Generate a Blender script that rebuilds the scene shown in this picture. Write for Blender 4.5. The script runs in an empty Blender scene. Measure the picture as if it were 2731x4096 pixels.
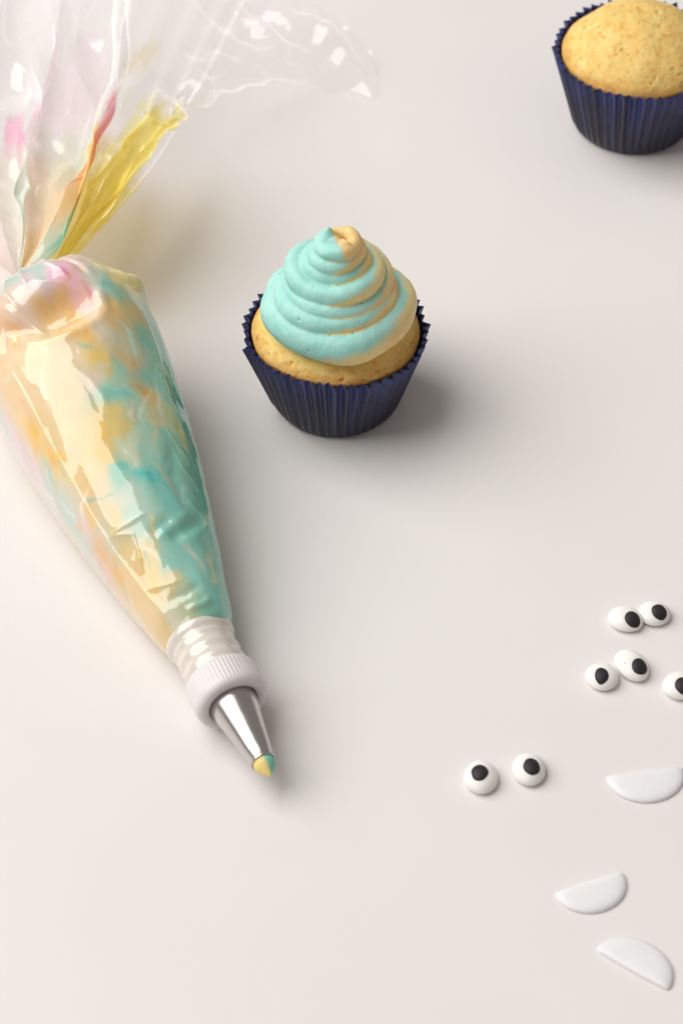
import bpy, math, random
import numpy as np
from mathutils import Vector, Matrix

random.seed(7); RNG = np.random.default_rng(7)
S = 0.001                                  # everything below is written in millimetres
sc = bpy.context.scene
C = sc.collection

# ------------------------------------------------------------------ camera
cam_d = bpy.data.cameras.new('camera'); cam = bpy.data.objects.new('camera', cam_d); C.objects.link(cam)
cam.location = (1.981 * S, -682.95 * S, 651.66 * S)
cam.rotation_euler = (math.radians(90 - 46.4), 0, 0)
cam_d.sensor_fit = 'VERTICAL'; cam_d.sensor_height = 36; cam_d.sensor_width = 24; cam_d.lens = 85
cam_d.clip_start = 0.02; cam_d.clip_end = 20
cam_d.dof.use_dof = True; cam_d.dof.focus_distance = 0.893; cam_d.dof.aperture_fstop = 14
sc.camera = cam

# ------------------------------------------------------------------ light: dim room plus one big window on the left
w = bpy.data.worlds.new('World'); sc.world = w; w.use_nodes = True
w.node_tree.nodes['Background'].inputs[0].default_value = (1.0, 0.93, 0.86, 1)
w.node_tree.nodes['Background'].inputs[1].default_value = 0.27

def window_light(name, target, az, el, dist, sx, sy, power, col):
    ld = bpy.data.lights.new(name, 'AREA'); ld.shape = 'RECTANGLE'; ld.size = sx; ld.size_y = sy
    ld.energy = power; ld.color = col
    o = bpy.data.objects.new(name, ld); C.objects.link(o)
    a, e = math.radians(az), math.radians(el)
    d = Vector((-math.cos(a) * math.cos(e), math.sin(a) * math.cos(e), math.sin(e)))
    o.location = Vector(target) + d * dist
    o.rotation_euler = d.to_track_quat('Z', 'Y').to_euler()
    return o
window_light('window_light', (0, -0.03, 0.02), 10, 51, 3.0, 3.1, 3.0, 119, (1.0, 0.99, 0.975))

sc.view_settings.view_transform = 'Standard'; sc.view_settings.look = 'None'
sc.view_settings.exposure = 0; sc.view_settings.gamma = 1
try:
    sc.cycles.use_denoising = True
    sc.cycles.transparent_max_bounces = 24; sc.cycles.max_bounces = 12
    sc.cycles.transmission_bounces = 8; sc.cycles.diffuse_bounces = 5
except Exception: pass

# ------------------------------------------------------------------ helpers
def lin(c):
    c = np.asarray(c, float) / 255.0
    return np.where(c <= 0.04045, c / 12.92, ((c + 0.055) / 1.055) ** 2.4)

def pchip(x, y, q):
    x = np.asarray(x, float); y = np.asarray(y, float); q = np.asarray(q, float)
    h = np.diff(x); d = np.diff(y) / h; m = np.zeros_like(y); m[0] = d[0]; m[-1] = d[-1]
    for i in range(1, len(x) - 1):
        if d[i-1] * d[i] > 0:
            w1 = 2*h[i] + h[i-1]; w2 = h[i] + 2*h[i-1]; m[i] = (w1 + w2) / (w1/d[i-1] + w2/d[i])
    q = np.clip(q, x[0], x[-1]); i = np.clip(np.searchsorted(x, q) - 1, 0, len(x) - 2); t = (q - x[i]) / h[i]
    return (1+2*t)*(1-t)**2*y[i] + t*(1-t)**2*h[i]*m[i] + t*t*(3-2*t)*y[i+1] + t*t*(t-1)*h[i]*m[i+1]

def sstep(a, b, x):
    t = np.clip((x - a) / (b - a), 0, 1); return t * t * (3 - 2 * t)

_perm = np.random.default_rng(3).permutation(256); _perm = np.concatenate([_perm, _perm, _perm])
_grad = np.random.default_rng(4).normal(size=(256, 3)); _grad /= np.linalg.norm(_grad, axis=1)[:, None]
def noise3(P):
    """gradient noise on an (N,3) array, about -0.7..0.7"""
    P = np.asarray(P, float); i = np.floor(P).astype(int); f = P - i; u = f*f*f*(f*(f*6-15)+10); i &= 255
    out = 0
    for dx in (0, 1):
        for dy in (0, 1):
            for dz in (0, 1):
                h = _perm[_perm[_perm[(i[..., 0]+dx) & 255] + ((i[..., 1]+dy) & 255)] + ((i[..., 2]+dz) & 255)]
                g = _grad[h]; dd = f - np.array([dx, dy, dz])
                wx = u[..., 0] if dx else 1-u[..., 0]; wy = u[..., 1] if dy else 1-u[..., 1]; wz = u[..., 2] if dz else 1-u[..., 2]
                out = out + wx*wy*wz*(g*dd).sum(-1)
    return out
def fbm(P, o=4, lac=2.03, gain=.5):
    s = 0; a = 1.0
    for k in range(o):
        s = s + a * noise3(P * lac**k + 17.3*k); a *= gain
    return s
def ridged(P, o=3):
    s = 0; a = 1.0
    for k in range(o):
        s = s + a * (1 - 2.2*np.abs(noise3(P * 2.1**k + 31.7*k))); a *= .5
    return s

def obj(name, verts, faces, mat=None, parent=None, smooth=True, attrs=None):
    me = bpy.data.meshes.new(name)
    v = np.asarray(verts, float) * S
    me.from_pydata(v.tolist(), [], faces if isinstance(faces, list) else faces.tolist())
    if smooth: me.polygons.foreach_set('use_smooth', np.ones(len(me.polygons), bool))
    for k, a in (attrs or {}).items():
        a = np.asarray(a, float)
        if a.ndim == 2:
            at = me.color_attributes.new(k, 'FLOAT_COLOR', 'POINT')
            at.data.foreach_set('color', np.concatenate([a, np.ones((len(a), 1))], 1).astype(np.float32).ravel())
        else:
            at = me.attributes.new(k, 'FLOAT', 'POINT'); at.data.foreach_set('value', a.astype(np.float32))
    if mat: me.materials.append(mat)
    me.update()
    o = bpy.data.objects.new(name, me); C.objects.link(o)
    if parent: o.parent = parent
    return o

def thing(name, label, cat, loc=(0, 0, 0), group=None):
    o = bpy.data.objects.new(name, None); C.objects.link(o)
    o.empty_display_size = 0.01
    o.location = Vector(loc) * S; o['label'] = label; o['category'] = cat
    if group: o['group'] = group
    return o

def grid_faces(M, N, closed):
    i = np.arange(M-1)[:, None]; j = np.arange(N if closed else N-1)[None, :]; j2 = (j+1) % N
    a = i*N+j; b = i*N+j2; c = (i+1)*N+j2; d = (i+1)*N+j
    return np.stack([a, b, c, d], -1).reshape(-1, 4)

def grid_normals(P, closed):
    if closed:
        Q = np.concatenate([P[:, -1:], P, P[:, :1]], 1); dv = (Q[:, 2:] - Q[:, :-2])
    else: dv = np.gradient(P, axis=1)
    du = np.gradient(P, axis=0); n = np.cross(du, dv)
    return n / (np.linalg.norm(n, axis=-1, keepdims=True) + 1e-9)

def lathe(prof, n=96, rad_fn=None):
    """closed surface of revolution about z from (r,z) points; caps where r > 0"""
    prof = np.asarray(prof, float); ph = np.arange(n)*2*np.pi/n
    r = prof[:, 0][:, None]*np.ones(n)[None]; z = prof[:, 1][:, None]*np.ones(n)[None]
    if rad_fn: r = rad_fn(r, z, ph[None])
    P = np.stack([r*np.cos(ph), r*np.sin(ph), z], -1)
    return P.reshape(-1, 3), grid_faces(len(prof), n, True).tolist()

# ------------------------------------------------------------------ materials
def new_mat(name):
    m = bpy.data.materials.new(name); m.use_nodes = True
    return m, m.node_tree.nodes, m.node_tree.links, m.node_tree.nodes['Principled BSDF']
def setp(b, **k):
    for n, v in k.items(): b.inputs[n.replace('_', ' ')].default_value = v
def tex_noise(N, L, scale, detail=4, rough=.5, coord=None):
    t = N.new('ShaderNodeTexNoise'); t.inputs['Scale'].default_value = scale; t.inputs['Detail'].default_value = detail
    t.inputs['Roughness'].default_value = rough
    if coord is None:
        coord = N.new('ShaderNodeTexCoord').outputs['Object']
    L.new(coord, t.inputs['Vector']); return t
def ramp(N, L, src, stops):
    r = N.new('ShaderNodeValToRGB'); e = r.color_ramp.elements
    while len(e) < len(stops): e.new(.5)
    for el, (p, c) in zip(e, stops): el.position = p; el.color = (*c, 1)
    L.new(src, r.inputs[0]); return r
def bump(N, L, h, strength, dist, nrm=None):
    b = N.new('ShaderNodeBump'); b.inputs['Strength'].default_value = strength; b.inputs['Distance'].default_value = dist
    L.new(h, b.inputs['Height'])
    if nrm: L.new(nrm, b.inputs['Normal'])
    return b

def mat_table():
    m, N, L, b = new_mat('white_table')
    t = tex_noise(N, L, 9, 5); r = ramp(N, L, t.outputs['Fac'], [(.3, lin((231, 227, 225))), (.7, lin((235, 231, 229)))])
    L.new(r.outputs[0], b.inputs['Base Color'])
    t2 = tex_noise(N, L, 22, 6); mr = N.new('ShaderNodeMapRange'); mr.inputs[3].default_value = .30; mr.inputs[4].default_value = .42
    L.new(t2.outputs['Fac'], mr.inputs[0]); L.new(mr.outputs[0], b.inputs['Roughness'])
    t3 = tex_noise(N, L, 900, 3); L.new(bump(N, L, t3.outputs['Fac'], .05, .0004).outputs[0], b.inputs['Normal'])
    setp(b, Specular_IOR_Level=.35); return m
def mat_cake():
    m, N, L, b = new_mat('sponge_cake')
    a = N.new('ShaderNodeAttribute'); a.attribute_name = 'paint'
    t = tex_noise(N, L, 420, 5, .65)
    mx = N.new('ShaderNodeMix'); mx.data_type = 'RGBA'; mx.blend_type = 'OVERLAY'; mx.inputs[0].default_value = .35
    L.new(a.outputs['Color'], mx.inputs['A']); L.new(t.outputs['Fac'], mx.inputs['B']); L.new(mx.outputs['Result'], b.inputs['Base Color'])
    t2 = tex_noise(N, L, 1500, 4, .7); L.new(bump(N, L, t2.outputs['Fac'], .55, .0006).outputs[0], b.inputs['Normal'])
    setp(b, Roughness=.55, Subsurface_Weight=.35, Subsurface_Radius=(1, .55, .25), Subsurface_Scale=.0022, Specular_IOR_Level=.35)
    return m
def mat_frosting():
    m, N, L, b = new_mat('buttercream')
    a = N.new('ShaderNodeAttribute'); a.attribute_name = 'paint'; L.new(a.outputs['Color'], b.inputs['Base Color'])
    t = tex_noise(N, L, 700, 4, .6); t2 = tex_noise(N, L, 130, 3, .5)
    b1 = bump(N, L, t2.outputs['Fac'], .35, .0012); b2 = bump(N, L, t.outputs['Fac'], .35, .0004, b1.outputs[0])
    L.new(b2.outputs[0], b.inputs['Normal'])
    setp(b, Roughness=.55, Subsurface_Weight=.4, Subsurface_Radius=(.8, 1, .9), Subsurface_Scale=.0025, Specular_IOR_Level=.4)
    return m
def mat_liner():
    m, N, L, b = new_mat('navy_paper')
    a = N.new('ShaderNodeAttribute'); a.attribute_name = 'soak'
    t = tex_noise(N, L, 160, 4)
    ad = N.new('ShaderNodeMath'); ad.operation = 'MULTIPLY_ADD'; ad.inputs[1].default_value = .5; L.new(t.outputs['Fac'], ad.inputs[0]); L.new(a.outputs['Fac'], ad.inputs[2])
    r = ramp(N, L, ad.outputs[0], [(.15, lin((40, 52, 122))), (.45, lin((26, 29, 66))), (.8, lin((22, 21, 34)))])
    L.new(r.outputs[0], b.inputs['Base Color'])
    t2 = tex_noise(N, L, 1300, 3); L.new(bump(N, L, t2.outputs['Fac'], .12, .0003).outputs[0], b.inputs['Normal'])
    setp(b, Roughness=.42, Specular_IOR_Level=.5, Sheen_Weight=.08); return m
def mat_bag():
    m, N, L, b = new_mat('filled_bag')
    a = N.new('ShaderNodeAttribute'); a.attribute_name = 'paint'; L.new(a.outputs['Color'], b.inputs['Base Color'])
    t = tex_noise(N, L, 60, 3); t2 = tex_noise(N, L, 220, 3)
    b1 = bump(N, L, t.outputs['Fac'], .05, .004); b2 = bump(N, L, t2.outputs['Fac'], .02, .001, b1.outputs[0])
    L.new(b2.outputs[0], b.inputs['Coat Normal'])
    setp(b, Roughness=.5, Specular_IOR_Level=.25, Subsurface_Weight=.3, Subsurface_Radius=(1, .8, .6), Subsurface_Scale=.003,
         Coat_Weight=1.0, Coat_Roughness=.025, Coat_IOR=1.60)
    return m
def mat_film():
    m, N, L, b = new_mat('clear_film'); N.remove(b); out = N['Material Output']
    col = N.new('ShaderNodeAttribute'); col.attribute_name = 'paint'
    sm = N.new('ShaderNodeAttribute'); sm.attribute_name = 'smear_haze'
    tr = N.new('ShaderNodeBsdfTransparent'); df = N.new('ShaderNodeBsdfDiffuse'); tl = N.new('ShaderNodeBsdfTranslucent'); gl = N.new('ShaderNodeBsdfGlossy')
    gl.inputs['Roughness'].default_value = .10; gl.inputs['Color'].default_value = (1, 1, 1, 1)
    tc = N.new('ShaderNodeMix'); tc.data_type = 'RGBA'; tc.inputs['A'].default_value = (.965, .965, .965, 1)
    L.new(sm.outputs['Fac'], tc.inputs['Factor']); L.new(col.outputs['Color'], tc.inputs['B']); L.new(tc.outputs['Result'], tr.inputs['Color'])
    L.new(col.outputs['Color'], df.inputs['Color']); L.new(col.outputs['Color'], tl.inputs['Color'])
    m1 = N.new('ShaderNodeMixShader'); tf = N.new('ShaderNodeMath'); tf.operation = 'MULTIPLY_ADD'; tf.inputs[1].default_value = .45; tf.inputs[2].default_value = .15; L.new(sm.outputs['Fac'], tf.inputs[0]); L.new(tf.outputs[0], m1.inputs[0]); L.new(df.outputs[0], m1.inputs[1]); L.new(tl.outputs[0], m1.inputs[2])
    lw = N.new('ShaderNodeLayerWeight'); lw.inputs['Blend'].default_value = .5
    p = N.new('ShaderNodeMath'); p.operation = 'POWER'; p.inputs[1].default_value = 2.5; L.new(lw.outputs['Facing'], p.inputs[0])
    m2 = N.new('ShaderNodeMixShader'); hz = N.new('ShaderNodeMath'); hz.operation = 'MULTIPLY_ADD'; hz.inputs[1].default_value = .28; L.new(p.outputs[0], hz.inputs[0]); L.new(sm.outputs['Fac'], hz.inputs[2]); hz.use_clamp = True; L.new(hz.outputs[0], m2.inputs[0]); L.new(tr.outputs[0], m2.inputs[1]); L.new(m1.outputs[0], m2.inputs[2])
    mr = N.new('ShaderNodeMath'); mr.operation = 'MULTIPLY_ADD'; mr.inputs[1].default_value = .18; mr.inputs[2].default_value = .042; L.new(p.outputs[0], mr.inputs[0])
    m3 = N.new('ShaderNodeAddShader'); L.new(mr.outputs[0], gl.inputs['Color']); L.new(m2.outputs[0], m3.inputs[0]); L.new(gl.outputs[0], m3.inputs[1])
    L.new(m3.outputs[0], out.inputs[0]); return m
def mat_simple(name, rgb, **k):
    m, N, L, b = new_mat(name); b.inputs['Base Color'].default_value = (*lin(rgb), 1); setp(b, **k)
    return m, N, L, b
def mat_metal():
    m, N, L, b = mat_simple('polished_steel', (205, 200, 198), Metallic=1.0, Roughness=.24)
    t = tex_noise(N, L, 300, 4); mr = N.new('ShaderNodeMapRange'); mr.inputs[3].default_value = .18; mr.inputs[4].default_value = .30
    L.new(t.outputs['Fac'], mr.inputs[0]); L.new(mr.outputs[0], b.inputs['Roughness']); return m
def mat_icing(name, rgb, rough, sss):
    m, N, L, b = mat_simple(name, rgb, Roughness=rough, Subsurface_Weight=sss, Subsurface_Radius=(1, .9, .75), Subsurface_Scale=.003, Specular_IOR_Level=.4)
    t = tex_noise(N, L, 900, 3); L.new(bump(N, L, t.outputs['Fac'], .10, .0004).outputs[0], b.inputs['Normal']); return m

M_TABLE, M_CAKE, M_FROST, M_LINER, M_BAG, M_FILM, M_METAL = mat_table(), mat_cake(), mat_frosting(), mat_liner(), mat_bag(), mat_film(), mat_metal()
M_WHITE = mat_icing('white_sugar', (247, 244, 239), .5, .5)
M_BLACK = mat_icing('black_sugar', (42, 36, 40), .55, 0)
M_MOON = mat_icing('white_fondant', (243, 240, 240), .42, .6)
M_RING = mat_simple('white_plastic', (225, 220, 219), Roughness=.35, Subsurface_Weight=.2, Subsurface_Radius=(1, .9, .8), Subsurface_Scale=.002)[0]
M_COUP = mat_simple('milky_plastic', (220, 211, 200), Roughness=.22, Coat_Weight=1.0, Coat_Roughness=.06)[0]

# ------------------------------------------------------------------ table
def table():
    x, y, t = 900, 800, 25
    v = [(-x, -y, -t), (x, -y, -t), (x, y, -t), (-x, y, -t), (-x, -y, 0), (x, -y, 0), (x, y, 0), (-x, y, 0)]
    f = [(0, 3, 2, 1), (4, 5, 6, 7), (0, 1, 5, 4), (1, 2, 6, 5), (2, 3, 7, 6), (3, 0, 4, 7)]
    o = obj('table_top', v, f, M_TABLE, smooth=False); o['kind'] = 'structure'; return o
table()

# ------------------------------------------------------------------ cupcakes
PLEATS = 50
def liner(parent, seed, hgt=36.0, rt=33.2, rb=24.0):
    rg = np.random.default_rng(seed); sub = 14; n = PLEATS*sub
    ph = np.arange(n)*2*np.pi/n
    jit = np.interp(np.arange(n)/sub, np.arange(PLEATS+1), np.append(rg.normal(0, .26, PLEATS), 0))
    k = ph*PLEATS/2 + jit
    wave = np.abs(np.cos(k))**.5                                    # round outer lobes, narrow inner grooves
    wave = .72*wave + .28*(.5+.5*np.cos(2*k+.7))
    wave = 1 - wave
    amp = 1 + np.repeat(rg.normal(0, .22, PLEATS), sub)
    hs = np.concatenate([[0, .0, .25, .9, 2.0, 3.4], np.linspace(5, hgt, 26)])
    rs = np.concatenate([[0.5, rb-3.0, rb-1.4, rb-.5, rb+.1, rb+.6], np.linspace(rb+1.1, rt, 26)])
    A = np.interp(hs, [0, 1.5, 5, hgt*.6, hgt], [0.05, .6, 1.25, 2.3, 3.2])
    wob = 0.6*np.sin(2*ph+seed) + .35*np.sin(3*ph+2*seed)
    R = rs[:, None] + A[:, None]*(wave*amp - .24)[None] + (hs/hgt)[:, None]*wob[None]
    top = np.repeat(rg.normal(0, .38, PLEATS), sub) + .25*np.sin(3*ph+1)
    lean = np.interp(hs, [0, hgt], [0, 1])**3
    Z = hs[:, None] + lean[:, None]*(top - .35*wave)[None] + .12
    TW = (hs/hgt)[:, None]*.01*np.sin(5*ph)[None]
    P = np.stack([R*np.cos(ph+TW), R*np.sin(ph+TW), Z], -1)
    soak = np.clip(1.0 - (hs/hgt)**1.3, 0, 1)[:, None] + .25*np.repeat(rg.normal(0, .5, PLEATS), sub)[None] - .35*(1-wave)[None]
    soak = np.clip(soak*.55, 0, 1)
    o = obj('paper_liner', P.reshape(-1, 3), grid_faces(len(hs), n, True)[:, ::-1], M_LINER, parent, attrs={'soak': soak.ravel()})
    md = o.modifiers.new('thickness', 'SOLIDIFY'); md.thickness = .00022; md.offset = -1
    return o

def cake(parent, seed, dome, rim_z=34.0, r0=32.2, ls=1):
    n, mr = 420, 210
    ph = np.arange(n)*2*np.pi/n; q = np.linspace(0.002, 1, mr)
    zz = rim_z + dome*(1-q**2.3)**.85
    zz = np.where(q > .97, zz - 3.0*((q-.97)/.03), zz)
    qq = q - 1.9*np.clip(q-.975, 0, 1)**1.0; wb = .95*(0.6*np.sin(2*ph+ls) + .35*np.sin(3*ph+2*ls)); X = (r0+wb)*qq[:, None]*np.cos(ph); Y = (r0+wb)*qq[:, None]*np.sin(ph); Z = zz[:, None]*np.ones(n)
    P = np.stack([X, Y, Z], -1); N = grid_normals(P, True); N *= np.sign(N[..., 2:3]+1e-6)
    F = P.reshape(-1, 3)
    d = 1.0*fbm(F/14+seed, 2) + .18*fbm(F/2.6+seed, 3) + .05*noise3(F/.7)
    pit = sstep(.28, .55, noise3(F/1.9+seed*3)); pit2 = sstep(.30, .5, noise3(F/1.0+seed*5))
    pit3 = sstep(.34, .5, noise3(F/3.6+seed*4)); d = d - .36*pit - .14*pit2 - .75*pit3
    P = P + (d.reshape(mr, n)*np.minimum(1, (1-q)*12+.25)[:, None])[..., None]*N
    base = lin((243, 200, 110)); dark = lin((226, 164, 74)); pale = lin((249, 220, 142)); crust = lin((205, 138, 58))
    t = np.clip(.5 + .9*fbm(F/5+seed*2, 4), 0, 1)[:, None]; c = base*(1-t) + pale*t
    s = sstep(.12, .45, fbm(F/2.6+seed*7, 3))[:, None]; c = c*(1-.6*s) + dark*.6*s
    s = (.7*np.maximum(np.maximum(pit, .6*pit2), pit3))[:, None]; c = c*(1-s) + dark*s
    e = (sstep(.86, 1.0, np.repeat(q, n) + .06*fbm(F/6+seed, 3))*.65)[:, None]; c = c*(1-e) + crust*e
    return obj('sponge', P.reshape(-1, 3), grid_faces(mr, n, True), M_CAKE, parent, attrs={'paint': c})

def tube(path, rad, zs, n=28):
    """closed tube; zs = vertical stretch of the section"""
    path = np.asarray(path, float); T = np.gradient(path, axis=0); T /= np.linalg.norm(T, axis=1)[:, None]
    up = np.array([0, 0, 1.]); side = np.cross(T, up); side /= np.linalg.norm(side, axis=1)[:, None] + 1e-9
    vv = np.cross(side, T)
    ph = np.arange(n)*2*np.pi/n
    P = path[:, None] + rad[:, None, None]*(np.cos(ph)[None, :, None]*side[:, None] + (zs[:, None]*np.sin(ph)[None])[..., None]*vv[:, None])
    V = P.reshape(-1, 3); F = grid_faces(len(path), n, True).tolist(); a = len(V)
    V = np.concatenate([V, path[:1], path[-1:]]); m = (len(path)-1)*n
    for j in range(n):
        F.append((a, (j+1) % n, j)); F.append((a+1, m+j, m+(j+1) % n))
    return V, F

def frosting(parent):
    # one rope of buttercream wound 7 1/2 turns: outer radius, underside height and rope radius at each front crossing
    kt = [.05, .5, 1, 1.25, 1.5, 2, 2.5, 3, 4, 5, 6, 7, 8.1]
    kr = [22.0, 26.0, 30.0, 29.6, 23.6, 24.6, 20.2, 21.4, 19.0, 12.8, 10.9, 8.8, 5.6]
    kz = [40.8, 42.0, 42.4, 43.5, 46.5, 51.6, 53.0, 55.9, 61.2, 65.8, 70.6, 74.9, 77.2]
    kp = [5.4, 5.6, 5.8, 5.4, 4.6, 4.0, 3.7, 3.5, 3.8, 3.1, 2.9, 2.8, 2.55]
    ks = [1.1, 1.1, 1.15, 1.15, 1.1, 1.1, 1.1, 1.1, 1.15, 1.05, 1.05, 1.05, 1.0]
    t = np.linspace(.05, 8.1, 1500); ph = -np.pi/2 + 2*np.pi*(t-1)
    Ro, Zl, rp, zs = (pchip(kt, k, t) for k in (kr, kz, kp, ks))
    lob = 1.3*np.cos(3*(ph+1.35)) + .9*np.cos(5*ph+.6) + .5*np.sin(8*ph)
    wl = np.clip(1.6-t, 0, 1)+.12
    Ro = Ro + lob*wl*.8 + .25*np.sin(11*t) ; Zl = Zl + .35*np.sin(2.3*ph+t)*np.clip(t-1, 0, 1)
    rc = Ro - rp; cx = .6 + 1.6*sstep(6.6, 7.8, t); cy = -.2*np.ones_like(t)
    rp = rp*(1 + .05*np.sin(7.3*t) + .04*np.sin(17.1*t+1)); Ro = Ro + .2*np.sin(23*t)
    path = np.stack([cx + rc*np.cos(ph), cy + rc*np.sin(ph), Zl + rp*zs*.88], -1)
    V, F = tube(path, rp, zs); Vs, Fs = [V], [F]
    pk = np.array([(-1.4, -.4, 74.5), (-1.7, -.3, 77.4), (-2.1, -.1, 79.8), (-2.5, .1, 81.8), (-2.7, .2, 83.5), (-2.9, .3, 84.8)])
    pv = np.array([5.0, 4.5, 3.5, 2.3, 1.25, .45])
    n = 24; a = np.arange(n)*2*np.pi/n
    R = pk[:, None] + pv[:, None, None]*np.stack([np.cos(a), np.sin(a), 0*a], -1)[None]
    V2 = R.reshape(-1, 3); F2 = grid_faces(len(pk), n, True).tolist() + [list(range(n))[::-1], list(range(5*n, 6*n))]
    core = [(22, 39), (21, 47), (17.5, 56), (14.5, 62), (13.0, 65.0), (9, 68.5), (6.5, 73.0), (4, 75.5), (2.0, 75.0)]
    V3, F3 = lathe(core, 48); m = len(core)
    F3 += [list(range(48))[::-1], list(range((m-1)*48, m*48))]
    allV, allF, off = [], [], 0
    for v, f in ((V, F), (V2, F2), (V3, F3)):
        allV.append(v); allF += [tuple(i+off for i in q) for q in f]; off += len(v)
    o = obj('frosting_swirl', np.concatenate(allV), allF, M_FROST, parent)
    rm = o.modifiers.new('fuse', 'REMESH'); rm.mode = 'VOXEL'; rm.voxel_size = .00036; rm.use_smooth_shade = True
    sm = o.modifiers.new('soften', 'SMOOTH'); sm.factor = .4; sm.iterations = 2
    dg = bpy.context.evaluated_depsgraph_get(); me = bpy.data.meshes.new_from_object(o.evaluated_get(dg)); o.modifiers.clear()
    o.data = me; me.name = 'frosting_swirl'
    if not me.materials: me.materials.append(M_FROST)
    nv = len(me.vertices); co = np.zeros(nv*3); me.vertices.foreach_get('co', co); co = co.reshape(-1, 3)/S
    # little air holes and a soft surface
    nrm = np.zeros(nv*3); me.vertices.foreach_get('normal', nrm); nrm = nrm.reshape(-1, 3)
    d = .22*fbm(co/4.5, 2)
    for hx in [(-13.5, -19.6, 57.5), (6, -23.5, 53), (-9.5, -26, 48.5), (4, -29, 47), (14, -9, 64), (21.5, -1, 55), (-2, -25, 54), (9, -16, 62)]:
        dd = np.linalg.norm(co - np.array(hx), axis=1); j = np.argmin(dd); dd = np.linalg.norm((co-co[j])*np.array([1, 1, 1.5]), axis=1); d -= .55*np.exp(-(dd/.55)**2)
    for hx in RNG.choice(nv, 110, replace=False):                              # pores
        if co[hx, 2] > 43:
            near = np.abs(co - co[hx]).max(1) < 1.2; rr = RNG.uniform(.16, .36)
            d[near] -= .5*rr*np.exp(-(np.linalg.norm((co[near]-co[hx]), axis=1)/rr)**2)*2
    co2 = co + d[:, None]*nrm
    me.vertices.foreach_set('co', (co2*S).ravel())
    # two pigments laid along the rope: which strand of the section each point belongs to
    best = np.full(nv, 1e9); idx = np.zeros(nv, int)
    for s in range(0, len(path), 6):
        dd = ((co - path[s])**2).sum(1)/(rp[s]**2); mk = dd < best; best[mk] = dd[mk]; idx[mk] = s
    c0 = path[idx]; tt = t[idx]; pa = np.arctan2(co[:, 1], co[:, 0])
    rel = (co - c0)/(rp[idx]*zs[idx])[:, None]; out = rel[:, 0]*np.cos(pa) + rel[:, 1]*np.sin(pa)
    lo = .72*out - .70*rel[:, 2]; stk = noise3(np.c_[lo*5, tt*1.6, out*3])
    az = np.degrees(pa)
    th = np.interp(az, [-180, -118, -95, -75, -50, -25, 5, 40, 75, 100, 130, 180], [2.0, 1.5, .72, .42, .05, -.32, -.55, -.55, -.4, .3, 1.5, 2.0])
    th = th + .16*stk + .30*noise3(co/9) + .12*noise3(co/3) - .25*sstep(6.2, 7.2, tt)
    y = sstep(th-.30, th+.34, lo)
    top = sstep(75.0, 78.0, co[:, 2]); ta = sstep(-.7, 1.3, (co[:, 0]+1.9)*.75 + .35*(co[:, 1]) + .4*noise3(co/2.5)); y = y*(1-top) + ta*top
    mint = lin((176, 227, 217)); mint2 = lin((148, 215, 204)); yel = lin((242, 220, 155)); ora = lin((243, 206, 142))
    k = sstep(-.35, .5, fbm(co/7+3, 3) + .5*stk)[:, None]; mcol = mint*(1-.55*k) + mint2*.55*k
    k = sstep(-.2, .5, fbm(co/8+9, 2) + .5*(tt > 6))[:, None]; ycol = yel*(1-k) + ora*k
    col = mcol*(1-y[:, None]) + ycol*y[:, None]
    at = me.color_attributes.new('paint', 'FLOAT_COLOR', 'POINT')
    at.data.foreach_set('color', np.concatenate([col, np.ones((nv, 1))], 1).astype(np.float32).ravel())
    me.polygons.foreach_set('use_smooth', np.ones(len(me.polygons), bool)); me.update()
    return o

cup = thing('cupcake', 'cupcake topped with a mint and yellow frosting swirl in a navy pleated liner', 'cupcake', (0, 0, 0), 'cupcakes in navy paper liners')
liner(cup, 2); cake(cup, 1.7, 13.5, 34.0, ls=2); frosting(cup)
cup2 = thing('cupcake', 'plain golden cupcake without frosting in a navy pleated liner, cut off by the frame', 'cupcake', (129.2, 175.6, 0), 'cupcakes in navy paper liners'); cup2.scale = (1.06, 1.06, 1.06)
liner(cup2, 5); cake(cup2, 4.1, 17.5, 33.5, ls=5)

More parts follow.
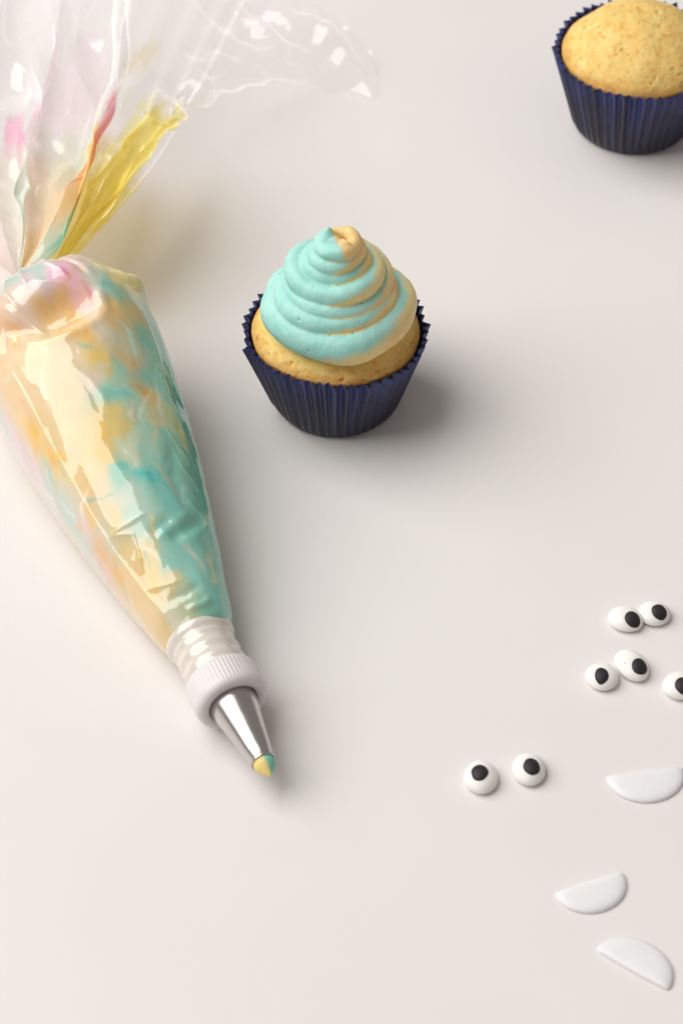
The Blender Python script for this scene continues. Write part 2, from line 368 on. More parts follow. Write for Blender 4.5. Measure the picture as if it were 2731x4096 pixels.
# ------------------------------------------------------------------ candy eyes
def eye(x, y, wx, wy, rot, h, px, py, pw, ph_, label, seed):
    t = thing('candy_eye', label, 'candy eye', (x, y, 0), 'candy eyes scattered on the table')
    t.rotation_euler.z = math.radians(rot)
    a, b = wx/2, wy/2; n = 72
    k = np.linspace(0, np.pi, 40)
    prof = np.stack([np.abs(np.sin(k))**.92, np.where(np.cos(k) < 0, .30*h*(1+np.cos(k)), .30*h + .70*h*np.cos(k)**1.0)], -1)
    prof[0, 0] = prof[-1, 0] = .004
    ph = np.arange(n)*2*np.pi/n; rg = np.random.default_rng(seed)
    egg = 1 + .03*np.cos(ph+rg.uniform(0, 6)) + .015*np.cos(2*ph+rg.uniform(0, 6)) + .01*np.cos(3*ph+rg.uniform(0, 6))
    P = np.stack([prof[:, :1]*a*egg*np.cos(ph), prof[:, :1]*b*egg*np.sin(ph), prof[:, 1:]*np.ones(n)+.05], -1)
    P = P*(1 + .035*noise3(P.reshape(-1, 3)/4.5+seed*7).reshape(P.shape[:2])[..., None]); P[..., 2] = np.maximum(P[..., 2], .02)
    obj('eyeball', P.reshape(-1, 3), grid_faces(40, n, True)[:, ::-1], M_WHITE, t)
    # black sugar dot lying on the dome
    cr, sr = math.cos(math.radians(-rot)), math.sin(math.radians(-rot))
    ox, oy = px*cr - py*sr, px*sr + py*cr
    rr = np.linspace(1, 0.004, 16); pr = 1+.02*np.cos(2*ph+seed)+.018*np.cos(3*ph+2*seed)+.01*np.cos(5*ph+3*seed)
    ux = pw/2*pr*np.cos(ph); uy = ph_/2*pr*np.sin(ph)
    U = ux*cr - uy*sr; W = ux*sr + uy*cr
    X = ox + rr[:, None]*U; Y = oy + rr[:, None]*W
    rho = np.clip((X/a)**2 + (Y/b)**2, 0, .985)
    Z = .30*h + .70*h*np.sqrt(1-rho**1.08) + .05 - .35 + (.35+.75*np.sqrt(np.clip(1-rr**2.6, 0, 1)))[:, None]*1.0
    obj('pupil', np.stack([X, Y, Z], -1).reshape(-1, 3), grid_faces(16, n, True), M_BLACK, t)
    if seed == 4:                                                             # a hair-thin dark fleck baked into the sugar
        fx, fy = -2.9, .3; zf = lambda x, y: .30*h + .70*h*math.sqrt(max(0, 1-(x/a)**2-(y/b)**2)) + .12
        pts = [(fx-.5, fy+.12), (fx-.1, fy-.2), (fx+.3, fy-.05), (fx+.55, fy+.3)]
        V = [(x, y+s_*.10, zf(x, y)) for x, y in pts for s_ in (-1, 1)]
        obj('fleck', V, [(0, 2, 3, 1), (2, 4, 5, 3), (4, 6, 7, 5)], M_BLACK, t)
    return t
eye(103.2, -116.8, 12.6, 11.2, -25, 4.9, 1.9, -2.0, 5.6, 6.2, 'candy eye tucked against the left side of its neighbour in the upper touching pair', 1)
eye(113.4, -114.0, 11.6, 10.8, 10, 4.9, 1.5, -1.6, 5.6, 6.4, 'candy eye on the right in the upper touching pair, nearest the right edge', 2)
eye(92.6, -143.3, 11.5, 11.8, 0, 4.9, -.4, -1.8, 4.9, 6.3, 'candy eye with a nicked pupil, lower left of the middle touching pair', 3)
eye(103.4, -138.4, 11.0, 14.4, 28, 5.2, 2.3, -2.5, 5.6, 6.4, 'elongated candy eye with a tiny dark fleck, upper right of the middle touching pair', 4)
eye(119.4, -147.6, 12.1, 12.1, 0, 4.9, .6, -1.8, 5.6, 6.6, 'candy eye cut off by the right edge of the photo', 5)
eye(48.9, -187.3, 11.4, 13.4, -4, 5.2, -.7, -.3, 5.7, 6.8, 'candy eye with its pupil high on the left, the one nearest the metal nozzle', 6)
eye(65.2, -184.0, 11.3, 13.2, 6, 5.2, .5, -1.0, 5.6, 6.8, 'candy eye with a centred pupil, standing apart right of the one nearest the nozzle', 7)

# ------------------------------------------------------------------ half-moon fondant pieces
def moon(p0, p1, pb, label, seed, thick=1.9):
    p0, p1, pb = (np.array(p, float) for p in (p0, p1, pb))
    c = (p0+p1)/2; ux = (p1-p0)/2; hw = np.linalg.norm(ux); ux /= hw
    uy = np.array([-ux[1], ux[0]]); dep = (pb-c)@uy
    if dep < 0: uy = -uy; dep = -dep
    # rounded half-disc outline
    k = np.linspace(0, np.pi, 60); arc = np.stack([hw*np.cos(k), dep*np.sin(k)**.9], -1)
    flat = np.stack([np.linspace(-hw, hw, 42)[1:-1], -.45*np.cos(np.linspace(-1.5, 1.5, 40))], -1)
    out = np.concatenate([arc, flat]); 
    for _ in range(5): out = (np.roll(out, 1, 0) + 2*out + np.roll(out, -1, 0))/4
    n = len(out); cen = np.array([0, dep*.4])
    prof = [(.95, 0.05), (.99, .2), (1.0, .5), (.985, .9), (.95, 1.3), (.89, 1.66), (.80, 1.95), (.68, 2.15), (.5, 2.3), (.25, 2.37), (.01, 2.38)]
    rows = []
    for s, z in prof:
        q = cen + (out-cen)*s; tilt = .0*q[:, 0]
        rows.append(np.concatenate([c + q[:, :1]*ux + q[:, 1:]*uy, (z*thick/2.38 + .10*noise3(np.c_[q/5, np.full(n, seed)]) * (z > .5))[:, None]], 1))
    V = np.concatenate(rows); V[:, :2] -= c
    F = grid_faces(len(prof), n, True).tolist() + [list(range(n))[::-1]]
    if np.cross(ux, uy) < 0: F = [f[::-1] for f in F]
    o = obj('fondant_half_moon', V, F, M_MOON); o.location = Vector((c[0], c[1], 0))*S
    o['label'] = label; o['category'] = 'sugar decoration'; o['group'] = 'white half-moon sugar pieces'
    return o
moon((90.6, -185.8), (117.2, -181.7), (104.1, -197.0), 'white half-moon sugar piece below the candy eyes, cut off by the right edge', 1)
moon((70.4, -233.1), (93.6, -224.6), (85.0, -240.5), 'white half-moon sugar piece curving downward, middle one of the three', 2)
moon((82.3, -254.7), (104.2, -269.9), (100.5, -252.8), 'white half-moon sugar piece with its straight side down, lowest on the table', 3)

# ------------------------------------------------------------------ piping bag
AX = np.array([-.40, .9165, 0.]); RT = np.array([.9165, .40, 0.]); TIP = np.array([-24.0, -189.0, 0.])
PA = np.array([52, 57, 64, 75, 100, 137, 162, 185, 196, 203, 208, 212, 216, 221, 226, 230.])
PR = np.array([11.2, 12.2, 14.4, 16.6, 21.8, 28.7, 33.2, 36.2, 36.6, 35.2, 32.0, 27.0, 20.5, 12.5, 6.0, 3.5])
PZ = np.array([13.0, 13.2, 14.2, 15.8, 20.6, 27.0, 31.2, 34.2, 35.0, 35.4, 35.8, 36.5, 37.5, 39.0, 40.5, 41.5])
def seg_dist(Q, pts):
    """distance to a polyline, and the fraction along it"""
    pts = np.asarray(pts, float); best = np.full(len(Q), 1e9); fr = np.zeros(len(Q)); ln = np.linalg.norm(np.diff(pts, axis=0), axis=1); cu = np.concatenate([[0], np.cumsum(ln)])
    for i in range(len(pts)-1):
        d = pts[i+1]-pts[i]; t = np.clip(((Q-pts[i])@d)/(d@d+1e-9), 0, 1); dd = np.linalg.norm(Q-pts[i]-t[:, None]*d, axis=1)
        m = dd < best; best[m] = dd[m]; fr[m] = (cu[i]+t[m]*ln[i])/cu[-1]
    return best, fr
# pigment seen through the film: (distance from the nozzle mm, angle round the bag deg, r, g, b)
PAINT = [(187,-4,245,195,115),(185,-15,246,198,118),(180,2,245,195,112),(194,-20,250,222,205),(190,-32,250,225,205),(186,-40,238,180,130),(199,-18,238,215,225),(205,-24,180,222,205),(200,-10,185,225,208),(196,-6,248,205,220),(194,4,246,188,208),(191,9,247,190,205),(185,14,248,190,175),(187,22,205,225,205),(194,38,240,215,140),(194,50,240,220,150),(187,30,120,195,180),(182,36,130,185,160),(176,27,215,175,100),(176,40,205,175,105),(170,21,215,178,110),(166,10,215,205,180),(170,2,248,225,190),(166,0,245,195,105),(172,-22,248,222,165),(182,-44,250,225,180),(162,20,195,195,165),(164,42,120,185,165),(152,22,215,170,100),(157,2,232,198,90),(160,-9,245,222,180),(164,-22,240,220,170),(168,-46,250,225,180),(149,-27,249,222,170),(148,-4,240,214,192),(144,4,165,205,180),(148,18,135,195,175),(148,32,130,190,170),(141,0,110,195,180),(140,12,150,205,190),(140,29,220,185,110),(144,42,125,190,170),(134,-3,236,205,110),(129,3,215,180,90),(128,-15,246,205,105),(130,14,130,200,185),(130,27,205,195,140),(124,12,170,208,185),(131,42,185,185,125),(122,29,130,195,175),(122,-18,244,205,110),(118,-3,215,212,178),(117,10,140,205,190),(114,27,110,180,160),(114,-14,110,205,185),(109,4,90,200,190),(107,-14,185,215,195),(106,9,120,195,178),(116,-32,245,215,155),(102,-36,243,205,118),(100,-21,185,218,200),(98,-7,180,218,202),(98,20,118,192,178),(90,26,112,185,165),(92,-20,185,222,205),(88,0,120,195,180),(81,21,135,205,190),(90,-42,242,212,150),(82,-29,240,205,115),(78,-3,140,208,195),(72,15,138,208,195),(76,-34,243,208,125),(70,-15,232,205,140),(64,-6,180,210,180),(64,39,125,200,185),(59,10,130,200,182),(59,-16,205,205,160),(54,15,85,170,150),(60,-38,225,222,200),(60,-57,242,208,140),(54,-7,200,190,110),(157,-63,249,215,165),(166,-60,249,212,155),(146,-64,250,205,110),(150,-72,248,220,180),(132,-57,250,206,115),(124,-54,248,212,145),(156,-90,242,218,222),(142,-84,243,215,222),(166,-96,225,225,220),(136,-84,208,226,218),(121,-62,225,222,200),(120,-78,205,228,220),(120,-45,248,215,150),(110,-58,249,210,140),(102,-57,228,222,195),(94,-63,210,222,200),(110,-69,240,215,215),(112,-81,205,228,220),(95,-74,255,185,100),(94,-84,246,215,205),(88,-72,252,195,105),(82,-57,248,216,160),(78,-92,249,222,180),(72,-68,249,216,165),(64,-86,249,215,158),(62,-101,248,220,175),(154,-39,249,220,172),(136,-40,249,218,168),(121,-38,249,213,160),(107,-34,225,220,190),(105,-21,215,220,195)]
PAINT += [(a, 62, 105, 185, 165) for a in range(70, 180, 12)] + [(a, 100, 120, 195, 175) for a in range(60, 200, 20)] + [(a, 150, 235, 215, 170) for a in range(60, 200, 25)] + [(a, -140, 235, 220, 190) for a in range(60, 200, 25)]
STREAKS = [([(117.5,-15),(114,-9),(111,-3),(108.5,6),(105,12)], (40,190,185), 1.3), ([(136.5,-14),(132,-14),(128,-16)], (252,195,50), .9), ([(124.5,-22),(120.5,-21),(118,-14)], (250,198,60), 1.0),
  ([(102.5,-62),(95,-66),(90.5,-66),(87,-72)], (255,170,70), 1.2), ([(87,-32),(82.5,-27),(78,-29)], (248,200,60), .8), ([(138.5,-58),(134,-57),(129.5,-50)], (255,195,70), 1.2),
  ([(175,4),(169.5,3),(162,0)], (246,185,80), 1.6), ([(145.5,0),(141.5,4),(139.5,14)], (70,185,175), 1.6), ([(146,15),(143,22),(140,30)], (205,150,60), 1.8), ([(189.5,14),(185,16),(180.5,16)], (240,130,160), .9),
  ([(136.5,12),(131.5,12),(128,7)], (190,150,50), .9), ([(111.5,-56),(106,-58),(106.5,-66)], (252,195,80), 1.2), ([(156,-64),(145,-63),(142.5,-64)], (252,195,80), 1.4), ([(156,8),(151,6),(147,3)], (235,185,60), 1.6),
  ([(190,28),(186,26)], (70,180,170), 1.2), ([(195,2),(193,8)], (240,100,160), 1.3), ([(57,18),(55,30),(56,45)], (40,140,120), 2.2), ([(53.5,-8),(53.5,0)], (175,160,40), 1.0)]
# folds in the film: (points, height mm, half width mm, sharp)
FOLDS = [([(185,-50),(175.5,-34),(170.5,-21),(169,-10),(170,2),(173,14),(177,20),(182,21),(188,22)], 1.5, 2.8, 0), ([(195.5,-14),(190,2),(185,14),(179,15)], .9, 1.2, 1), ([(196,-39),(186,-33),(175.5,-22)], 1.8, 1.5, 1),
  ([(98,-53),(96.5,-30),(96.5,-7)], .9, 1.0, 1), ([(98,-53),(94.5,-38),(92.5,-30),(86.5,-33),(80,-42)], .9, 1.1, 1), ([(75,-51),(71.5,-22),(70.5,0)], .8, 1.3, 1),
  ([(89.5,-15),(91.5,2),(94,10)], -.8, 2.4, 0), ([(86,2),(88,22),(93,50)], -1.0, 2.8, 0), ([(87.5,-10),(90.5,16),(94,33)], .6, 2.0, 0), ([(82.5,3),(85.5,29),(93,62)], .6, 2.4, 0),
  ([(180.5,-54),(162.5,-53),(144.5,-54),(127.5,-54),(108,-56),(91,-56),(75,-51),(60,-42)], .42, .8, 1),
  ([(144,42),(138.5,50),(132,58)], .9, 1.2, 1), ([(129.5,32),(122,38),(114,52)], .9, 1.0, 1), ([(122,34),(111.5,40),(105,54)], .8, 1.0, 1), ([(99.5,33),(95,46),(90,56)], .8, 1.0, 1), ([(182,50),(164,51),(150,48)], .6, 1.6, 0),
  ([(122.5,38),(108,26),(94,33)], -.7, 2.5, 0), ([(60.5,-14),(61,14),(63,30)], .7, 1.2, 0), ([(67,-30),(66,-5),(68,20)], -.6, 1.6, 0), ([(160,-20),(150,-8),(136,-2)], .35, 1.5, 0), ([(128,-8),(115,2),(100,4)], .35, 2.0, 0), ([(80,-60),(70,-48),(60,-44)], .5, 1.2, 1),
  ([(195,36),(204,26),(214,12)], 2.0, 1.3, 1), ([(191,6),(203,-2),(215,-6)], 2.2, 1.2, 1), ([(194,-20),(205,-20),(214,-16)], 2.0, 1.3, 1), ([(193,18),(200,16),(212,4)], -1.5, 1.4, 0), ([(188,-30),(199,-34),(210,-30)], 1.8, 1.4, 1), ([(193,50),(200,44),(210,30)], 1.6, 1.2, 1)]
def bag_body(parent):
    a = np.concatenate([np.linspace(56.3, 200, 380), np.linspace(200.3, 230, 110)]); n = 460
    th = (np.arange(n)+.5)*2*np.pi/n - np.pi
    A, T = np.meshgrid(a, th, indexing='ij'); r = pchip(PA, PR, A); z = pchip(PA, PZ, A)
    wid = 1 + .03*np.clip((A-60)/60, 0, 1) - .085*np.clip((A-125)/65, 0, 1)*(1-sstep(200, 225, A))
    Q = np.stack([A.ravel(), (T*np.maximum(r, 12)).ravel()], -1)         # unrolled bag, mm
    rq = np.maximum(r, 12).ravel(); d = np.zeros(len(Q))
    def U(p): p = np.asarray(p, float); return np.stack([p[:, 0], np.radians(p[:, 1])*pchip(PA, PR, p[:, 0])], -1)
    for pts, hgt, wd, sharp in FOLDS:
        dd, fr = seg_dist(Q, U(pts)); tp = np.clip(np.minimum(fr, 1-fr)*5, .0, 1)**.7 if len(pts) < 8 else np.clip(np.minimum(fr, 1-fr)*12, .15, 1)
        d += hgt*(.62 if sharp and len(pts) < 8 else 1)*tp*(np.exp(-dd/wd) if sharp else np.exp(-(dd/wd)**2))
    ds = Q - np.array([180.0, math.radians(-8)*36]); d -= 7.5*np.exp(-((ds[:, 0]/9.0)**2 + (ds[:, 1]/17.0)**2)**1.5)
    ds = Q - np.array([197.5, math.radians(60)*36]); d += 3.8*np.exp(-((ds[:, 0]/4.5)**2 + (ds[:, 1]/7)**2))
    ds = Q - np.array([203.0, math.radians(36)*36]); d -= 1.6*np.exp(-((ds[:, 0]/6)**2 + (ds[:, 1]/9)**2))
    ds = Q - np.array([182.0, math.radians(-44)*36]); d -= 3.0*np.exp(-((ds[:, 0]/6)**2 + (ds[:, 1]/8)**2))
    W = np.c_[Q[:, 0]/22, Q[:, 1]/11, np.zeros(len(Q))]
    taut = (1 - sstep(1.15, 1.5, np.abs(T.ravel()))) * (1 - .8*np.exp(-(((Q[:, 1]/rq + math.radians(52))/.5)**2)))
    d += .55*fbm(W, 2)*(1-sstep(196, 206, A.ravel())) + taut*.14*ridged(np.c_[Q[:, 0]/16, Q[:, 1]/9, np.ones(len(Q))], 2)
    pl = sstep(208, 219, A.ravel()); d += pl*r.ravel()*(.07*np.cos(T.ravel()*11+A.ravel()*.10) + .05*np.cos(T.ravel()*19+2))
    sn = np.sin(T); low = (1-sstep(-.6, .1, np.cos(T)))*sstep(58, 85, A); sn = sn*(1-low) + np.sign(sn)*np.abs(sn)**.45*low   # the soft bag spreads where it lies on the table
    d = d*(1-.9*(1-sstep(-.6, .1, np.cos(T.ravel()))))
    P = TIP + A[..., None]*AX + ((r*wid+d.reshape(A.shape))*sn)[..., None]*RT
    P[..., 2] += z + (r + d.reshape(A.shape))*np.cos(T)
    P[..., 2] = np.maximum(P[..., 2], -.4)
    # pigment
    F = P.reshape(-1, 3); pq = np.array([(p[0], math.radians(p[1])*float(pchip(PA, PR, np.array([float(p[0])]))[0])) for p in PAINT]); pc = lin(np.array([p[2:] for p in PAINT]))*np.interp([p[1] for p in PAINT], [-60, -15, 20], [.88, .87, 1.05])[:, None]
    qs = np.c_[Q/9, np.zeros(len(Q))]
    wp = Q + np.stack([4.2*fbm(qs*.7, 4), 4.2*fbm(qs*.7+51, 4)], -1)*np.array([1.5, .8])
    num = np.zeros((len(Q), 3)); den = np.zeros(len(Q))
    for p, c in zip(pq, pc):
        g = 1/((((wp-p)*np.array([.8, 1.]))**2).sum(1) + 8.0)**1.8; num += g[:, None]*c; den += g
    col = num/den[:, None]
    wq = Q + np.stack([1.6*fbm(qs*2+7, 3), 1.6*fbm(qs*2+77, 3)], -1)
    for pts, rgb, wd in STREAKS:
        dd, fr = seg_dist(wq, U(pts)); g = .9*np.exp(-(dd/wd)**1.6)*np.clip(.55+1.2*noise3(qs*4+5), .1, 1)*np.clip(np.minimum(fr, 1-fr)*4+.35, 0, 1); col = col*(1-g[:, None]) + lin(rgb)*g[:, None]
    rg = np.random.default_rng(11)
    for k in range(46):                                                    # thin unmixed streaks of colour in the icing
        a0 = rg.uniform(62, 192); t0 = rg.uniform(-95, 62); L_ = rg.uniform(7, 22); an = rg.normal(0, .5); pts = [(a0, t0)]
        for q in range(3):
            an += rg.normal(0, .45); pts.append((pts[-1][0] + L_/3*math.cos(an), pts[-1][1] + L_/3*math.sin(an)*57/26))
        warm = rg.uniform() < (.85 if t0 < -10 else .4); rgb = [(250, 196, 84), (253, 214, 130), (246, 178, 120), (255, 240, 215)][rg.integers(4)] if warm else [(78, 186, 178), (120, 205, 190), (190, 228, 214), (235, 225, 195)][rg.integers(4)]
        dd, fr = seg_dist(wq, U(pts)); g = rg.uniform(.35, .7)*np.exp(-(dd/rg.uniform(.35, .95))**1.4)*np.clip(np.minimum(fr, 1-fr)*3.5, 0, 1); col = col*(1-g[:, None]) + lin(rgb)*g[:, None]
    v = 1 + .06*fbm(qs*1.7+20, 4); col = col*.97 + .03*.82; col = np.clip(col*v[:, None], 0, .93)
    o = obj('filled_body', F, grid_faces(len(a), n, True)[:, ::-1], M_BAG, parent, attrs={'paint': col}); return o

def axis_lathe(name, prof, mat, parent, n=128, rad_fn=None, attrs=None, tilt=0.0, zc=13.0):
    """surface of revolution about the nozzle axis; prof = (distance from the tip, radius)"""
    prof = np.asarray(prof, float); ph = np.arange(n)*2*np.pi/n
    r = prof[:, 1][:, None]*np.ones(n)
    if rad_fn: r = rad_fn(prof[:, 0][:, None], r, ph[None])
    P = TIP + prof[:, 0][:, None, None]*AX + (r*np.sin(ph))[..., None]*RT; P[..., 2] += zc + r*np.cos(ph)
    return obj(name, P.reshape(-1, 3), grid_faces(len(prof), n, True)[:, ::-1], mat, parent, attrs=attrs(P, ph) if attrs else None)

bag = thing('piping_bag', 'clear plastic piping bag full of swirled pastel frosting with a metal tip', 'piping bag', (0, 0, 0))
bag_body(bag)
thread = [(33, 9.8), (34, 10.9)] + [(34 + x, 11.15 + .22*math.sin(x*2*math.pi/5.6-1.2)*(1 if 1 < x < 19 else .2)) for x in np.linspace(.3, 20, 64)] + [(55, 11.9), (56.5, 12.45), (57.8, 12.5), (58.6, 12.1), (58.8, 11.2)]
axis_lathe('coupler', thread, M_COUP, bag)
def rib(a, r, ph): return r + np.clip((a-28.2)/1.2, 0, 1)*np.clip((38.3-a)/.6, 0, 1)*(r > 12.3)*.09*np.cos(ph*58)
axis_lathe('coupler_ring', [(27.6, 8.6), (26.3, 8.9), (25.9, 9.7), (25.9, 10.8), (26.3, 11.8), (27.1, 12.5), (28.3, 12.9), (29.6, 13.0), (31, 13.0), (33, 13.0), (35, 13.0), (37, 13.0), (38, 12.8), (38.5, 12.3), (38.6, 11.2)], M_RING, bag, n=580, rad_fn=rib)
axis_lathe('nozzle', [(29, 8.7), (26, 8.35), (20, 7.35), (12, 6.05), (5, 4.95), (.9, 4.28), (.35, 4.42), (-.1, 4.45), (-.35, 4.25), (-.3, 3.95), (.5, 3.8), (6, 4.6)], M_METAL, bag, zc=12.6)
def blob_paint(P, ph):
    F = P.reshape(-1, 3); d = (F - TIP - np.array([0, 0, 12.6])); side = d@RT; k = sstep(.1, 1.1, side + .3*d[:, 2]/2 + .4*noise3(F/2))[:, None]
    return {'paint': lin((240, 216, 140))*(1-k) + lin((132, 202, 182))*k}
axis_lathe('frosting_bead', [(1.5, 3.7), (.2, 3.75), (-.9, 3.85), (-2.0, 3.6), (-3.2, 3.0), (-4.2, 2.2), (-5.2, 1.4), (-6.0, .7), (-6.5, .1)], M_FROST, bag, attrs=blob_paint, zc=12.6, n=64)

# the gathered open end of the bag: pleats fanning out behind the twist (guide folds, left to right, in mm)
GUIDES = [[(-137.9,41.6,40.0),(-154.2,82.0,40.0),(-175.9,145.7,40.0),(-188.7,189.4,40.0),(-201.3,242.6,40.0)],
[(-127.2,30.9,51.2),(-135.4,65.0,53.6),(-144.4,120.3,54.4),(-148.7,162.6,54.4),(-155.0,222.6,53.2)],
[(-123.1,33.7,48.8),(-128.4,69.0,50.4),(-132.1,118.7,51.2),(-133.0,167.1,51.2),(-134.7,226.9,50.4)],
[(-119.7,34.1,52.8),(-123.1,63.0,55.2),(-121.3,102.6,56.8),(-118.4,140.9,56.8),(-118.4,219.6,55.2)],
[(-118.2,35.6,47.2),(-119.0,68.2,48.8),(-114.2,105.3,50.4),(-110.4,148.6,51.2),(-108.8,226.9,50.4)],
[(-115.5,32.8,49.6),(-110.3,58.8,52.0),(-101.6,92.6,53.6),(-99.1,145.3,53.6),(-99.0,224.4,52.0)],
[(-112.7,29.0,52.8),(-105.7,59.3,56.0),(-96.5,87.4,57.6),(-91.6,136.7,57.6),(-91.3,218.4,56.0)],
[(-103.9,30.9,51.2),(-96.8,65.0,53.6),(-91.9,93.4,55.2),(-84.3,144.2,54.4),(-84.6,223.2,52.8)],
[(-110.4,39.2,42.0),(-100.9,66.5,48.0),(-94.0,94.7,52.0),(-87.2,141.4,52.0),(-84.6,220.7,50.0)],
[(-105.4,40.5,42.0),(-93.9,66.7,50.0),(-81.1,100.6,54.0),(-73.4,150.0,48.0),(-66.6,235.7,40.0)],
[(-102.5,49.5,40.0),(-89.6,75.8,46.0),(-75.3,103.0,50.0),(-64.7,136.1,46.0),(-34.3,249.8,26.0)],
[(-99.7,44.6,43.0),(-84.2,64.2,52.0),(-68.0,102.1,55.0),(-57.7,138.5,42.0),(3.2,237.1,16.0)],
[(-102.4,46.0,38.0),(-84.7,64.7,44.0),(-63.9,108.2,46.0),(-47.2,156.6,24.0),(19.2,215.3,9.0)],
[(-104.1,48.7,34.0),(-86.4,70.7,38.0),(-66.2,118.3,36.0),(-40.7,179.4,10.0),(18.9,189.4,4.0)]]
def cr(P, q):
    """Catmull-Rom through the rows of P at parameter q (0..len-1)"""
    n = len(P); i = np.clip(np.floor(q).astype(int), 0, n-2); t = (q-i).reshape(-1, *([1]*(P.ndim-1)))
    g = lambda k: P[np.clip(k, 0, n-1)]
    p0, p1, p2, p3 = g(i-1), g(i), g(i+1), g(i+2)
    return .5*((2*p1) + (p2-p0)*t + (2*p0-5*p1+4*p2-p3)*t*t + (3*p1-p0-3*p2+p3)*t**3)
def crinkle(Q, waves):
    """flat facets with sharp folds: triangle waves in several directions, gently bent"""
    Q = Q + np.stack([noise3(np.c_[Q/31, np.zeros(len(Q))]), noise3(np.c_[Q/31+7, np.zeros(len(Q))])], -1)*7
    d = 0
    for ang, wl, sl, ph in waves:
        t = (Q@np.array([math.cos(ang), math.sin(ang)]))/wl + ph + .35*noise3(np.c_[Q/(wl*2.2)+ph*9, np.zeros(len(Q))])
        tri = np.abs(2*(t-np.floor(t))-1); am = np.clip(.55+1.1*noise3(np.c_[Q/(wl*1.6)+ph*5, np.ones(len(Q))]), 0, 1.2)
        d = d + tri*am*wl*.5*sl
    return d
def tail(parent):
    G = np.array(GUIDES, float); g = len(G)
    ang = np.linspace(-2.6, 2.2, g); neck = np.stack([TIP[0]+228*AX[0] + 6.5*np.sin(ang), np.full(g, TIP[1]+228*AX[1]), 43 + 5.0*np.cos(ang)], -1)
    G = np.concatenate([neck[:, None], G], 1)                              # (guide, station, 3)
    nu, nv = 30*(g-1)+1, 300
    vq = np.linspace(0, 1, nv)**.9; sv = np.interp(vq, [0, .15, .35, .6, .8, 1], np.arange(6.)); uq = np.linspace(0, g-1, nu)
    X = cr(np.swapaxes(G, 0, 1), sv)                                       # (nv, g, 3)
    X = cr(np.swapaxes(X, 0, 1), uq); X = np.swapaxes(X, 0, 1)             # (nv, nu, 3)
    N = grid_normals(X, False); V = np.broadcast_to(vq[:, None], X.shape[:2]); Uu = np.broadcast_to(uq[None], X.shape[:2])
    F = X.reshape(-1, 3); v = V.ravel(); u = Uu.ravel()
    UV = np.c_[u*9.0, v*200.0]; flap = sstep(8.5, 10.5, u)*sstep(.5, .7, v)
    fan = crinkle(UV, [(.12, 24, .50, .1), (-.08, 13, .40, .6), (.20, 8.5, .34, .3), (.75, 33, .42, .8), (.45, 19, .40, .2)])
    flp = crinkle(F[:, :2], [(.75, 27, .62, .1), (.45, 16, .48, .5), (1.15, 22, .42, .3), (2.3, 17, .34, .8), (-.3, 12, .28, .15)])
    d = fan*(1-flap)*(.10 + .45*sstep(.08, .4, v) + .5*sstep(.4, .8, v)) + flp*flap
    zf = X[..., 2].ravel()
    d += 1.2*fbm(F/30, 2)*sstep(.3, .7, v)
    X = X + (d.reshape(X.shape[:2]))[..., None]*N
    F = X.reshape(-1, 3)
    F = X.reshape(-1, 3); X[..., 2] = np.maximum(X[..., 2], 1.2+.8*noise3(F/8).reshape(X.shape[:2])); F = X.reshape(-1, 3)
    # milky white on the left in place of bright reflections, then frosting smears
    sm = np.full(len(F), .03) + .20*(1-sstep(3, 8, u)); col = np.tile(lin((249, 248, 248)), (len(F), 1))
    qn = np.c_[u*1.6, v*7, np.zeros(len(F))]; wob = fbm(qn, 4); wob2 = fbm(qn*2.3+9, 4)
    def lay(u0, u1, v0, v1, rgb, dens, su=.35, sv_=.06, nz=.5, spots=0):
        nonlocal sm, col
        uu = u + nz*wob; vv = v + .10*nz*wob2
        m = sstep(u0-su, u0+su, uu)*(1-sstep(u1-su, u1+su, uu))*sstep(v0-sv_, v0+sv_, vv)*(1-sstep(v1-sv_, v1+sv_, vv))*dens
        if spots: m = m*np.clip(1-spots*sstep(.05, .3, wob2), 0, 1)
        k = m/(m+sm+1e-6)
        k = np.maximum(k, m); col = col*(1-k[:, None]) + lin(rgb)*k[:, None]; sm = 1-(1-sm)*(1-m)
    lay(-1, 1.6, -.1, .40, (246, 226, 226), .70)
    lay(1.0, 3.4, -.1, .50, (236, 240, 234), .55)
    lay(2.0, 3.6, -.1, .30, (238, 240, 232), .80)
    lay(3.3, 4.6, -.1, .20, (228, 200, 130), .8)
    lay(3.7, 4.8, .12, .48, (245, 212, 185), .60, nz=.7)
    lay(3.0, 3.7, .2, .36, (190, 228, 212), .45)
    lay(3.8, 5.2, .30, .62, (205, 232, 218), .35, nz=.8)
    lay(3.0, 5.0, .50, .85, (246, 205, 222), .16, nz=1.0, sv_=.12)
    lay(4.6, 5.6, .02, .40, (251, 228, 196), .75)
    lay(5.2, 6.3, .18, .50, (253, 224, 198), .85, su=.2)
    lay(5.6, 6.6, .38, .66, (251, 206, 188), .85, su=.25)
    lay(5.6, 6.9, .60, .72, (240, 150, 168), .8, su=.25)
    lay(6.2, 7.5, .25, .62, (249, 218, 150), .82, su=.2)
    lay(5.6, 7.6, -.1, .24, (225, 238, 222), .92, su=.2)
    lay(6.4, 7.4, .12, .27, (140, 212, 190), .75, su=.3, nz=.8)
    lay(7.4, 9.4, -.1, .62, (249, 243, 190), .55, su=.25, spots=.85)
    lay(8.5, 11.6, -.1, .72, (248, 241, 165), .52, su=.3, nz=.8, spots=.85)
    lay(11.2, 14.6, -.1, .61, (244, 230, 135), .68, su=.2, nz=.5, spots=.35)
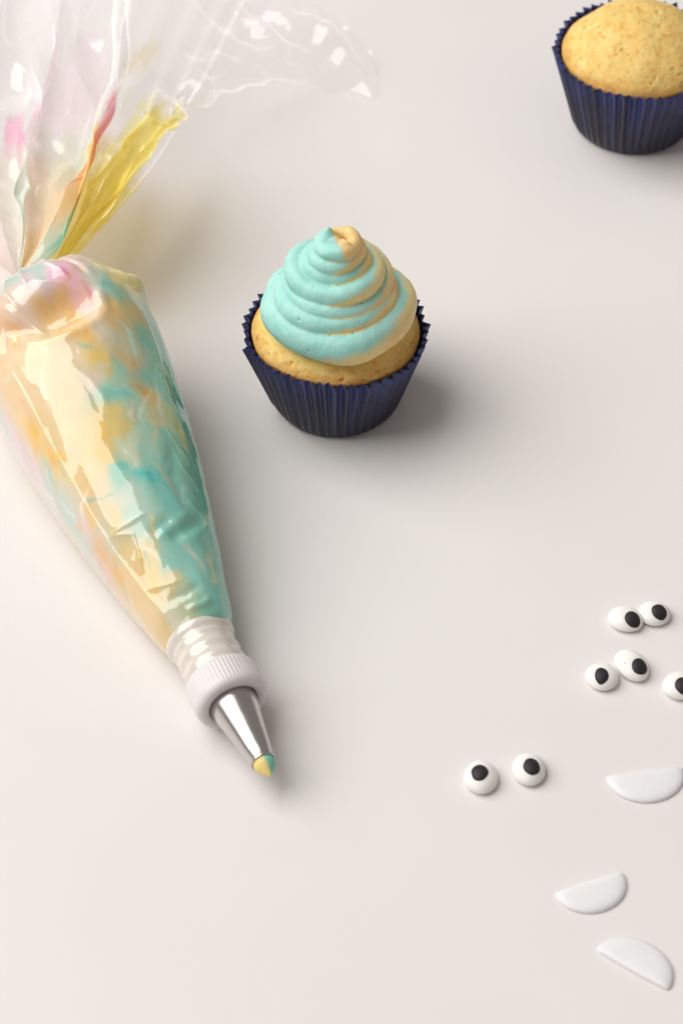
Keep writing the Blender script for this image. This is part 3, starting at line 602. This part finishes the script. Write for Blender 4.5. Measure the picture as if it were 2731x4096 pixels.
    lay(9.4, 10.5, -.1, .74, (243, 223, 100), .60, su=.3, nz=.6)
    lay(10.8, 12.4, -.1, .42, (243, 222, 84), .66, su=.3)
    lay(8.3, 8.7, .83, .86, (240, 215, 120), .3, su=.2, sv_=.03, nz=.8, spots=.7)
    lay(1.9, 2.4, .46, .56, (250, 140, 200), .5, su=.12, nz=.5)
    o = obj('gathered_film', F, grid_faces(nv, nu, False), M_FILM, parent, attrs={'paint': col, 'smear_haze': np.clip(sm, 0, .97)})
    # the far side of the bag's mouth, lying lower
    L = np.array([[(-116, 24, 39), (-150, 90, 24), (-190, 170, 20), (-215, 262, 16)], [(-115, 26, 38), (-128, 95, 26), (-140, 180, 24), (-146, 268, 20)],
                  [(-113, 26, 38), (-108, 95, 22), (-104, 180, 22), (-98, 268, 18)], [(-111, 26, 37), (-95, 92, 24), (-78, 170, 18), (-60, 268, 10)], [(-110, 26, 36), (-89, 88, 22), (-70, 140, 16), (-40, 262, 6)]], float)
    sv = np.linspace(0, 3, 200); uq = np.linspace(0, 4, 200)
    X = np.swapaxes(cr(np.swapaxes(cr(np.swapaxes(L, 0, 1), sv), 0, 1), uq), 0, 1)
    N = grid_normals(X, False); F = X.reshape(-1, 3); vv = np.repeat(sv/3, 200); uu = np.tile(uq, 200)
    d = (1.5*ridged(F/30+8, 3)+1.2*np.sin(uu*14))*sstep(0, .3, vv); X = X + d.reshape(200, 200)[..., None]*N; X[..., 2] = np.maximum(X[..., 2], 1.0); F = X.reshape(-1, 3)
    k = (1-sstep(.40, .55, vv+.1*fbm(F/14, 3)))
    sm2 = .03 + .72*k*np.clip(.7+.6*fbm(F/10, 3), 0, 1); c2 = lin((249, 248, 248))*(1-k[:, None]) + k[:, None]*np.where((uu > 1.6)[:, None], lin((244, 232, 140)), lin((244, 226, 218)))  # icing on this layer made denser to darken and warm the shadow below
    obj('underside_film', F, grid_faces(200, 200, False), M_FILM, parent, attrs={'paint': c2, 'smear_haze': sm2})
tail(bag)
